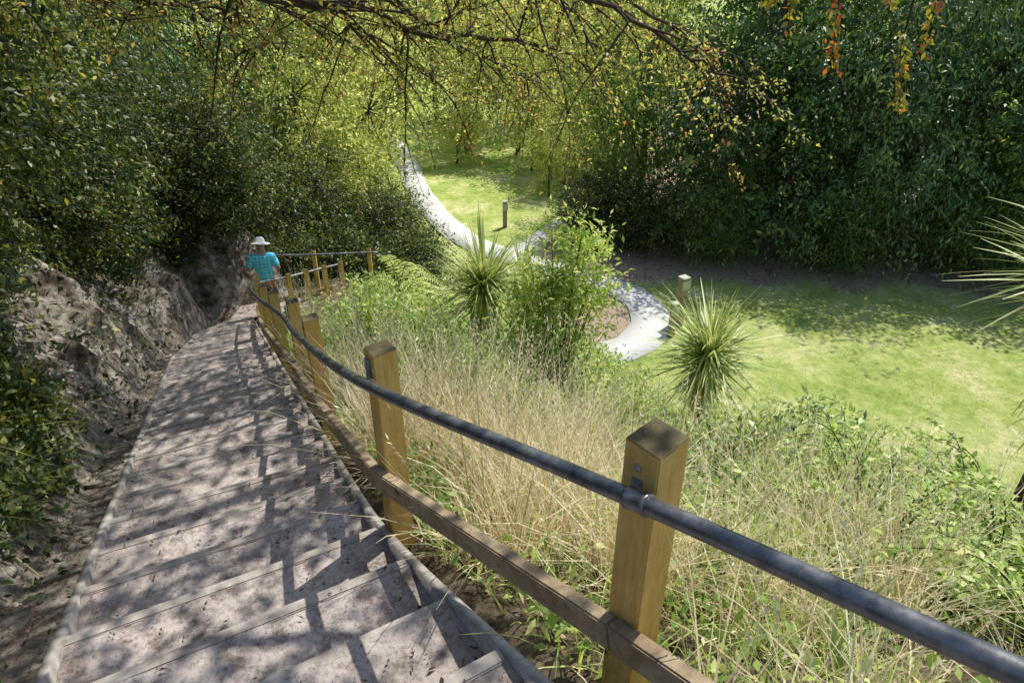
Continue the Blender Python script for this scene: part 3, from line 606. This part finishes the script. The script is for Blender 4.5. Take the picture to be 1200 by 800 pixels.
def f(x,y):
    s,n=xy2sn(x,y);e=nL(s)-n;return ((e>.05)*(e<.7)*(s<12.8)*(s>-1))*np.clip(.15+.85*sst(e,.25,.5)+fbm(x,y,1.4,2),.05,1)
x,y=scatter(1500,f,(-8,1,-.8,13));n=len(x);sz=.006+.032*rs.rand(n)**4
cube=np.array([[-1,-1,-1],[1,-1,-1],[1,1,-1],[-1,1,-1],[-1,-1,1],[1,-1,1],[1,1,1],[-1,1,1]],float)*.6
V=cube[None]*(1+.45*rs.normal(size=(n,8,3)))*sz[:,None,None];an=rs.rand(n)*6.28;c_,s2=np.cos(an)[:,None],np.sin(an)[:,None]
V=np.stack([V[...,0]*c_-V[...,1]*s2,V[...,0]*s2+V[...,1]*c_,V[...,2]*.7],-1)+np.stack([x,y,terr(x,y)+sz*.3],1)[:,None]
Fc=np.array([[0,3,2,1],[4,5,6,7],[0,1,5,4],[1,2,6,5],[2,3,7,6],[3,0,4,7]]);mb=MB();mb.add(V.reshape(-1,3),(Fc[None]+8*np.arange(n)[:,None,None]).reshape(-1,4))
M_stone=plain('pale_stone',(.25,.215,.18),(.54,.49,.43),6,.9)
o=obj('stones',mb.mesh('stones',[M_stone]));setmeta(o,'loose stones and clods in dirt gutter','stones',kind='stuff')
def f(x,y):
    s,n=xy2sn(x,y);e=nL(s)-.4-n;nz=fbm(x,y,1.3,3)
    edge=.12+.9*sst(s,4.6,6.6)
    return ((e>-.03)*(s<14.5)*(s>-1)*(e<2.6))*np.clip(sst(e+nz*.9,edge,edge+.3)+.03,0,1)*np.clip(4/(1.5+np.hypot(x,y)),.25,1)
x,y=scatter(98000,f,(-9,-.5,-.5,14));n=len(x);s,nn=xy2sn(x,y);e=nL(s)-.3-nn;z=terr(x,y)+(.06+(.2+.4*np.clip(fbm(x,y,.9,2)+.4,0,1))*sst(e,.1,1.1))*rs.rand(n)
D=rs.normal(size=(n,3))*.7+[.35,-.1,-.1];l=(.015+.03*rs.rand(n))*(1+.2*np.minimum(np.hypot(x,y),9));mb=MB()
ox=.05+.12*rs.rand(n);leaves(mb,np.stack([x+ox,y+ox*.5,z],1),D,rs.normal(size=(n,3))*.5+[.3,-.2,.8],l,l*.5,np.clip(.46+.2*rs.normal(size=n)+.5*fbm(x,y,1.3,2),0,1))
x,y=scatter(4500,f,(-8,-.5,-.5,14));n=len(x);D=rs.normal(size=(n,3))*.5+[.4,-.1,.1]
blades(mb,np.stack([x+.08,y+.04,terr(x,y)],1),D,.2+.35*rs.rand(n),.005,.5,np.clip(.8+.2*rs.normal(size=n),0,1),0,3)
o=obj('bank_ground_cover',mb.mesh('bank_ground_cover',[LM_left]));setmeta(o,'creeping leafy plants covering the earth bank','ground cover',kind='stuff')
def f(x,y): return (terr(x,y)<.25)*(1-litter(x,y))*np.clip(1.6-.07*y,.12,1)*np.clip(.75+1.2*fbm(x,y,.9,3),.2,1)
MP=curve_pts([(a,b,0) for a,b in MAINP],4)
x,y=scatter(70000,f,(-1,17,5,22))
dm=np.min(np.hypot(x[:,None]-MP[None,:,0],y[:,None]-MP[None,:,1]),1);k=dm>.62;x=x[k];y=y[k]
n=len(x);D=rs.normal(size=(n,3))*.9;D[:,2]=1;mb=MB()
blades(mb,np.stack([x,y,terr(x,y)-.01],1),D,(.035+.05*rs.rand(n))*(1+.6*(fbm(x,y,.9,2)>.1)),.012,.3,np.clip(.5+.2*rs.normal(size=n)+.5*fbm(x,y,.6,3),0,1),0,1)
o=obj('lawn_grass',mb.mesh('lawn_grass',[LM_lawn]));setmeta(o,'short sunlit lawn grass','grass',kind='stuff')

# ------------------------------------------------------------ overhanging tree
base=G(-5.9,1.2,-.1);ot=root('overhanging_tree',base,'large tree spreading small leaved boughs over the steps','tree');of=np.array(base)
t=MB();up=MB();sp=MB()
trunk=curve_pts([base,(-5.7,1.5,7.8),(-5.0,2.3,9.4),(-4.0,3.0,11.0)],6);tube(t,trunk,np.linspace(.24,.13,len(trunk)),10)
L=[]
for pts,r0 in [([(-5.2,2.1,8.7),(-3.9,3.7,8.5),(-2.4,5.0,8.0),(-.9,6.1,7.6),(.6,7.0,7.25)],.05),
               ([(-5.2,2.1,8.9),(-3.2,4.2,9.0),(-1.2,5.4,8.35),(.6,6.2,7.8),(2.0,6.9,7.1)],.05),
               ([(-5.0,2.3,9.4),(-3.0,5.2,9.2),(-1,7.4,8.5),(1,8.8,7.8),(2.5,9.4,7.1)],.055),
               ([(-5.3,2.0,8.3),(-4.6,4.2,8.2),(-4.0,6.3,7.9),(-3.1,8.4,7.5)],.045),
               ([(-5.0,2.3,9.6),(-2.0,3.0,10.4),(.5,3.2,10.0),(2.0,2.9,9.2),(1.3,2.4,8.45)],.045),
               ([(-4.6,2.6,10),(-1.2,4.2,11),(1.5,6,11),(2.0,9,10.6)],.08),
               ([(-4.0,3.0,11),(-1.5,6,11.4),(-.6,10,11.2),(-1.2,14,10.4)],.08),
               ([(-4.4,2.8,10.6),(-1,2.4,11.2),(2.6,2.6,11),(3.4,3.6,10.6)],.07),
               ([(-4.0,5.0,9.0),(-2.5,7.6,8.6),(-1.2,9.6,8.0),(-.2,11.4,7.3)],.045),
               ([(-4.6,4.2,8.2),(-3.0,5.4,8.2),(-1.6,7.2,7.9),(-.6,8.6,7.2),(.2,9.4,6.7)],.04),
               ([(-2.4,5.0,8.0),(-1.6,6.6,7.6),(-.9,7.6,7.0)],.024),([(-1.2,5.4,8.35),(.2,6.8,7.9),(1.0,8.2,7.2)],.026),
               ([(-3.9,3.7,8.5),(-3.0,5.6,7.9),(-2.3,7.0,7.3)],.026)]:
    q=curve_pts(pts,7);q[2:-1]+=rs.normal(size=(len(q)-3,3))*.04;L.append(q);tube(t,q,np.linspace(r0,r0*.25,len(q)),7)
def spray(start,dirv,length,nl,leafL,buf,tb,sag=.5,tbuf=None,wob=.09):
    tb_=tbuf or t
    d=norm(np.array(dirv,float));p=np.array(start,float);q=[p.copy()];k=9
    for j in range(k):
        d=norm(d+np.array([0,0,-sag/k*2])+rs.normal(size=3)*wob);p=p+d*length/k;q.append(p.copy())
    q=np.array(q);tube(tb_,q,np.linspace(.012,.002,len(q)),4)
    subs=[q]
    for j in range(2,k,1):
        dd_=norm(q[j]-q[j-1]);sd=norm(rs.normal(size=3));e=norm(dd_*.6+sd*.9+[0,0,-.1]);ll=length*(.18+.28*rs.rand());m_=q[j]+e*ll*.5+rs.normal(size=3)*.02;en=q[j]+e*ll+[0,0,-ll*.2]
        s_=np.array([q[j],m_,en]);tube(tb_,s_,[.005,.003,.001],3);subs.append(curve_pts(s_,3))
    per=max(1,nl//len(subs))
    for s_ in subs:
        u=rs.rand(per)*(len(s_)-1.001);i=u.astype(int);fr=(u-i)[:,None];P=s_[i]*(1-fr)+s_[i+1]*fr+rs.normal(size=(per,3))*.02;T=norm(s_[i+1]-s_[i])
        D=T*.6+rs.normal(size=(per,3))*.6+[0,0,-.2];l=leafL*(.6+.8*rs.rand(per))
        leaves(buf,P,D,rs.normal(size=(per,3))*.5+[0,0,1],l,l*.55,np.clip(tb+.17*rs.normal(size=per),0,1))
for li,cnt in ((0,44),(1,38),(2,42),(3,30),(8,40),(9,38),(10,22),(11,20),(12,22)):
    q=L[li]
    for c in range(cnt):
        i=rs.randint(6 if li<8 else 3,len(q))
        tn=norm(q[i]-q[i-1]);sd=norm(rs.normal(size=3)*[1,1,.4]);end=i>len(q)*.8
        tb=.5+.12*rs.normal()
        if rs.rand()<.1 or (li in (1,2) and end and rs.rand()<.45): tb=.8
        if li==3: tb=.25
        spray(q[i],tn*.9+sd*1.0+[0,0,.15],(.7+.9*rs.rand()),76,.048,sp,tb,.2+.3*rs.rand()+(.3 if end else 0))
def sprig(x,y,z0,z1,tb):
    tb2=MB();q=[];k=14
    for j in range(k): 
        f_=j/(k-1);q.append((x+.03*math.sin(f_*4+x*9)*f_+.02*f_,y,z0+(z1-z0)*f_))
    q=np.array(q);start=L[4][-1]
    tube(tb2,np.concatenate([[start,(start+q[0])/2+[0,0,.03]],q]),np.linspace(.004,.0012,k+2),4)
    n=int(150*(z0-z1)/.5)+20;u=rs.rand(n)*(k-1.01);i=u.astype(int);fr=(u-i)[:,None];P=q[i]*(1-fr)+q[i+1]*fr+rs.normal(size=(n,3))*.01
    D=rs.normal(size=(n,3))+[0,0,-.9];l=.018+.014*rs.rand(n);leaves(tb2,P,D,rs.normal(size=(n,3)),l,l*.5,np.clip(tb+.22*rs.normal(size=n),0,1),1)
    o=obj('leafy_twig',tb2.mesh('leafy_twig',[M_twig,LM_red],of),ot);o['label']='hanging twig with reddish and yellow leaves'
for a in [(.80,2.25,8.3,7.90,.3),(.88,2.3,8.3,7.82,.3),(.98,2.2,8.3,7.72,.7),(1.16,2.35,8.3,7.9,.4),(1.23,2.2,8.3,7.76,.5),(1.21,2.22,7.85,7.60,.35)]: sprig(*a)
AZ,EL=math.radians(42),math.radians(61)
sd=Vector((math.sin(AZ)*math.cos(EL),math.cos(AZ)*math.cos(EL),math.sin(EL)))
shade_blobs=[]
for s in np.arange(-1.5,12.6,1.4):
    for n,zc in ((-.2,10.9),(-1.1,11.3)):
        x,y=sn2xy(s,n);k=(zc-(CAMZ-1.5-.365*s))/sd.z
        shade_blobs.append((x+sd.x*k,y+sd.y*k,zc+.3*math.sin(s*2),.85,.85,.5))
crown(up,shade_blobs,740,32,.19,.09,.5,.3,.1,ragged=.6)  # unseen upper crown, shaped along the sun direction to shade the steps
obj('trunk',t.mesh('overhang_trunk',[M_twig],of,True),ot)
obj('crown',up.mesh('overhang_shade_crown',[LM_spray],of),ot)
obj('hanging_twigs',sp.mesh('overhang_sprays',[LM_spray],of),ot)

# ------------------------------------------------------------ small signs
M_sign=plain('sign_panel_grey_green',(.42,.42,.33),(.54,.54,.43),8,.6)
def sign(loc,h,w,rz,label):
    r=root('marker_post',loc,label,'marker post','short timber marker posts')
    r.rotation_euler=(0,0,rz)
    obj('post',boxmesh('marker_post_body',(0,0,h/2-.1),(w,w,h+.2),None,.01,M_lower),r)
    obj('cap',boxmesh('marker_post_cap',(0,0,h+.013),(w+.04,w+.04,.03),None,.008,M_sign),r)
    obj('plate',boxmesh('marker_post_plate',(0,-w/2-.012,h-.17),(w+.06,.018,.24),None,.004,M_sign),r)
sign((4.3,14.95,0),1.3,.2,.5,'short pale timber marker post with plate beside path')
sign((4.0,14.4,0),.85,.15,.2,'low timber marker post beside the path edge')
sign((-.25,22.3,0),.9,.14,.2,'small distant timber marker post on the lawn')

# ------------------------------------------------------------ person
M_skin=plain('skin',(.42,.24,.16),(.5,.3,.2),12,.6);M_hair=plain('grey_hair',(.16,.14,.12),(.3,.27,.24),60,.8)
def shirt_mat():
    m,nt,out=newmat('turquoise_checked_shirt')
    t=nt.nodes.new('ShaderNodeTexCoord');b=nt.nodes.new('ShaderNodeTexBrick');mp=nt.nodes.new('ShaderNodeMapping');mp.inputs['Rotation'].default_value=(math.pi/2,0,0)
    nt.links.new(t.outputs['Object'],mp.inputs[0]);nt.links.new(mp.outputs[0],b.inputs[0])
    b.offset=0;b.inputs['Scale'].default_value=1;b.inputs['Brick Width'].default_value=.07;b.inputs['Row Height'].default_value=.06;b.inputs['Mortar Size'].default_value=.006
    b.inputs['Color1'].default_value=(.04,.52,.86,1);b.inputs['Color2'].default_value=(.08,.72,.88,1);b.inputs['Mortar'].default_value=(.35,.82,.95,1);n=noise(nt,9,3)
    princ(nt,out,b.outputs[0],.85,bump(nt,n.outputs[0],.5,.03));return m
M_shirt=shirt_mat();M_hat=plain('white_hat_cloth',(.74,.73,.7),(.82,.81,.79),30,.85);M_short=plain('navy_shorts',(.03,.035,.05),(.06,.065,.09),20,.9);M_shoe=plain('grey_shoe',(.08,.08,.08),(.2,.2,.2),20,.7)
def skin(name,J,E,mat,parent,rootj=0,sub=2):
    me=bpy.data.meshes.new(name);me.from_pydata([j[0] for j in J],E,[]);o=obj(name,me,parent)
    md=o.modifiers.new('Skin','SKIN');md.use_smooth_shade=True
    if not me.skin_vertices: me.skin_vertices.new()
    for i,j in enumerate(J):
        r=j[1];r=r if isinstance(r,tuple) else (r,r);me.skin_vertices[0].data[i].radius=r;me.skin_vertices[0].data[i].use_root=(i==rootj)
    s=o.modifiers.new('Sub','SUBSURF');s.levels=sub;s.render_levels=sub;me.materials.append(mat);return o
ploc=(-4.83,11.75,CAMZ-HL+.04);pr=root('person',ploc,'person in turquoise shirt and white sun hat, head bowed','person')
pr.rotation_euler=(0,0,math.radians(12))
J=[((0,0,.93),(.15,.11)),((0,.0,1.1),(.135,.1)),((0,.01,1.28),(.16,.11)),((0,.02,1.42),(.12,.08)),((0,.05,1.5),.052),((0,.08,1.56),.07),((0,.10,1.63),(.078,.095)),((0,.105,1.70),(.06,.075)),
 ((0,.19,1.6),.016)]
E=[(0,1),(1,2),(2,3),(3,4),(4,5),(5,6),(6,7),(6,8)]
def addj(p,r,par): J.append((p,r));E.append((par,len(J)-1));return len(J)-1
for sx in (-1,1):
    addj((sx*.085,.1,1.625),.012,6)
    fy=.12 if sx>0 else -.1
    h=addj((sx*.1,0,.86),.09,0);k=addj((sx*.11,fy*.7+.03,.48),.06,h);c=addj((sx*.11,fy*.8-.03,.32),.055,k);an=addj((sx*.11,fy,.09),.038,c);addj((sx*.12,fy+.16,.035),.035,an)
    sh=addj((sx*.18,.02,1.41),.06,3);el=addj((sx*.29,.0,1.14),.043,sh);wr=addj((sx*.17,.24,1.16),.028,el);pa=addj((sx*.13,.31,1.17),(.038,.022),wr)
    for f_ in range(4):
        a=(f_-1.5)*.018;ln=(.07,.08,.075,.06)[f_]
        q=addj((sx*(.12)+a,.36,1.18-.004*f_),.0085,pa);q2=addj((sx*.105+a,.36+ln*.45,1.165),.008,q);addj((sx*.1+a,.36+ln*.5,1.14),.007,q2)
    q=addj((sx*.10,.32,1.195),.010,pa);addj((sx*.07,.35,1.2),.009,q)
skin('body',J,E,M_skin,pr)
J=[((0,0,.86),(.18,.13)),((0,0,1.08),(.17,.125)),((0,.01,1.28),(.195,.135)),((0,.025,1.42),(.14,.1)),((0,.04,1.47),(.075,.07))];E=[(0,1),(1,2),(2,3),(3,4)]
for sx in (-1,1):
    a=addj((sx*.19,.02,1.40),.085,3);addj((sx*.26,.01,1.18),.078,a)
skin('shirt',J,E,M_shirt,pr)
J=[((0,0,.9),(.16,.12)),((0,0,.84),(.155,.12))];E=[(0,1)]
for sx in (-1,1):
    fy=.12 if sx>0 else -.1
    a=addj((sx*.1,0,.78),.1,1);addj((sx*.11,fy*.65+.02,.52),.085,a)
skin('shorts',J,E,M_short,pr)
for sx in (-1,1):
    fy=.12 if sx>0 else -.1
    J=[((sx*.11,fy-.05,.05),.045),((sx*.115,fy+.06,.05),.05),((sx*.12,fy+.2,.035),.038)];E=[(0,1),(1,2)];skin('shoe',J,E,M_shoe,pr)
m=MB();cc=np.array([0,.1,1.62]);prof=[(.0,.155),(.05,.15),(.085,.13),(.1,.09),(.107,.055),(.12,.045),(.165,.03),(.205,.012),(.2,.006),(.12,.035),(.1,.045)]
a=np.linspace(0,2*np.pi,28,endpoint=False);V=[];Rt=np.array(Matrix.Rotation(-.35,3,'X'))
for r_,z_ in prof:
    for w in a: V.append(cc+Rt@np.array([r_*math.cos(w)*.93,r_*math.sin(w)*1.05,z_+(r_>.15)*.012*math.sin(2*w)]))
Fq=[[i*28+j,i*28+(j+1)%28,(i+1)*28+(j+1)%28,(i+1)*28+j] for i in range(len(prof)-1) for j in range(28)]
m.add(V,Fq);obj('sun_hat',m.mesh('sun_hat',[M_hat],smooth=True),pr)
J=[((0,.03,1.585),(.07,.05)),((0,.06,1.64),(.083,.08))];skin('hair',J,[(0,1)],M_hair,pr)
for sx in (-1,1):
    bm=bmesh.new();bmesh.ops.create_uvsphere(bm,u_segments=10,v_segments=8,radius=.012,matrix=Matrix.Translation((sx*.03,.185,1.635)));me=bpy.data.meshes.new('eye');bm.to_mesh(me);bm.free();me.materials.append(M_hat);obj('eye',me,pr)

# ------------------------------------------------------------ light
su=bpy.data.lights.new('sun','SUN');su.energy=5.0;su.angle=math.radians(.5);su.color=(1,.96,.87)
so=bpy.data.objects.new('sun',su);so.rotation_euler=sd.to_track_quat('Z','Y').to_euler();so.location=sd*50;COL.objects.link(so)
w=bpy.data.worlds.new('World');scene.world=w;w.use_nodes=True;nt=w.node_tree
sk=nt.nodes.new('ShaderNodeTexSky');sk.sky_type='NISHITA';sk.sun_disc=False;sk.sun_elevation=EL;sk.sun_rotation=AZ
bg=nt.nodes['Background'];bg.inputs[1].default_value=.15;nt.links.new(sk.outputs[0],bg.inputs[0])
cam=bpy.data.cameras.new('camera');co=bpy.data.objects.new('camera',cam);COL.objects.link(co);co.location=(0,0,CAMZ);co.rotation_euler=(math.radians(60.3),0,0)
cam.lens=23.0;cam.sensor_width=36;cam.clip_start=.02;cam.clip_end=2000;scene.camera=co
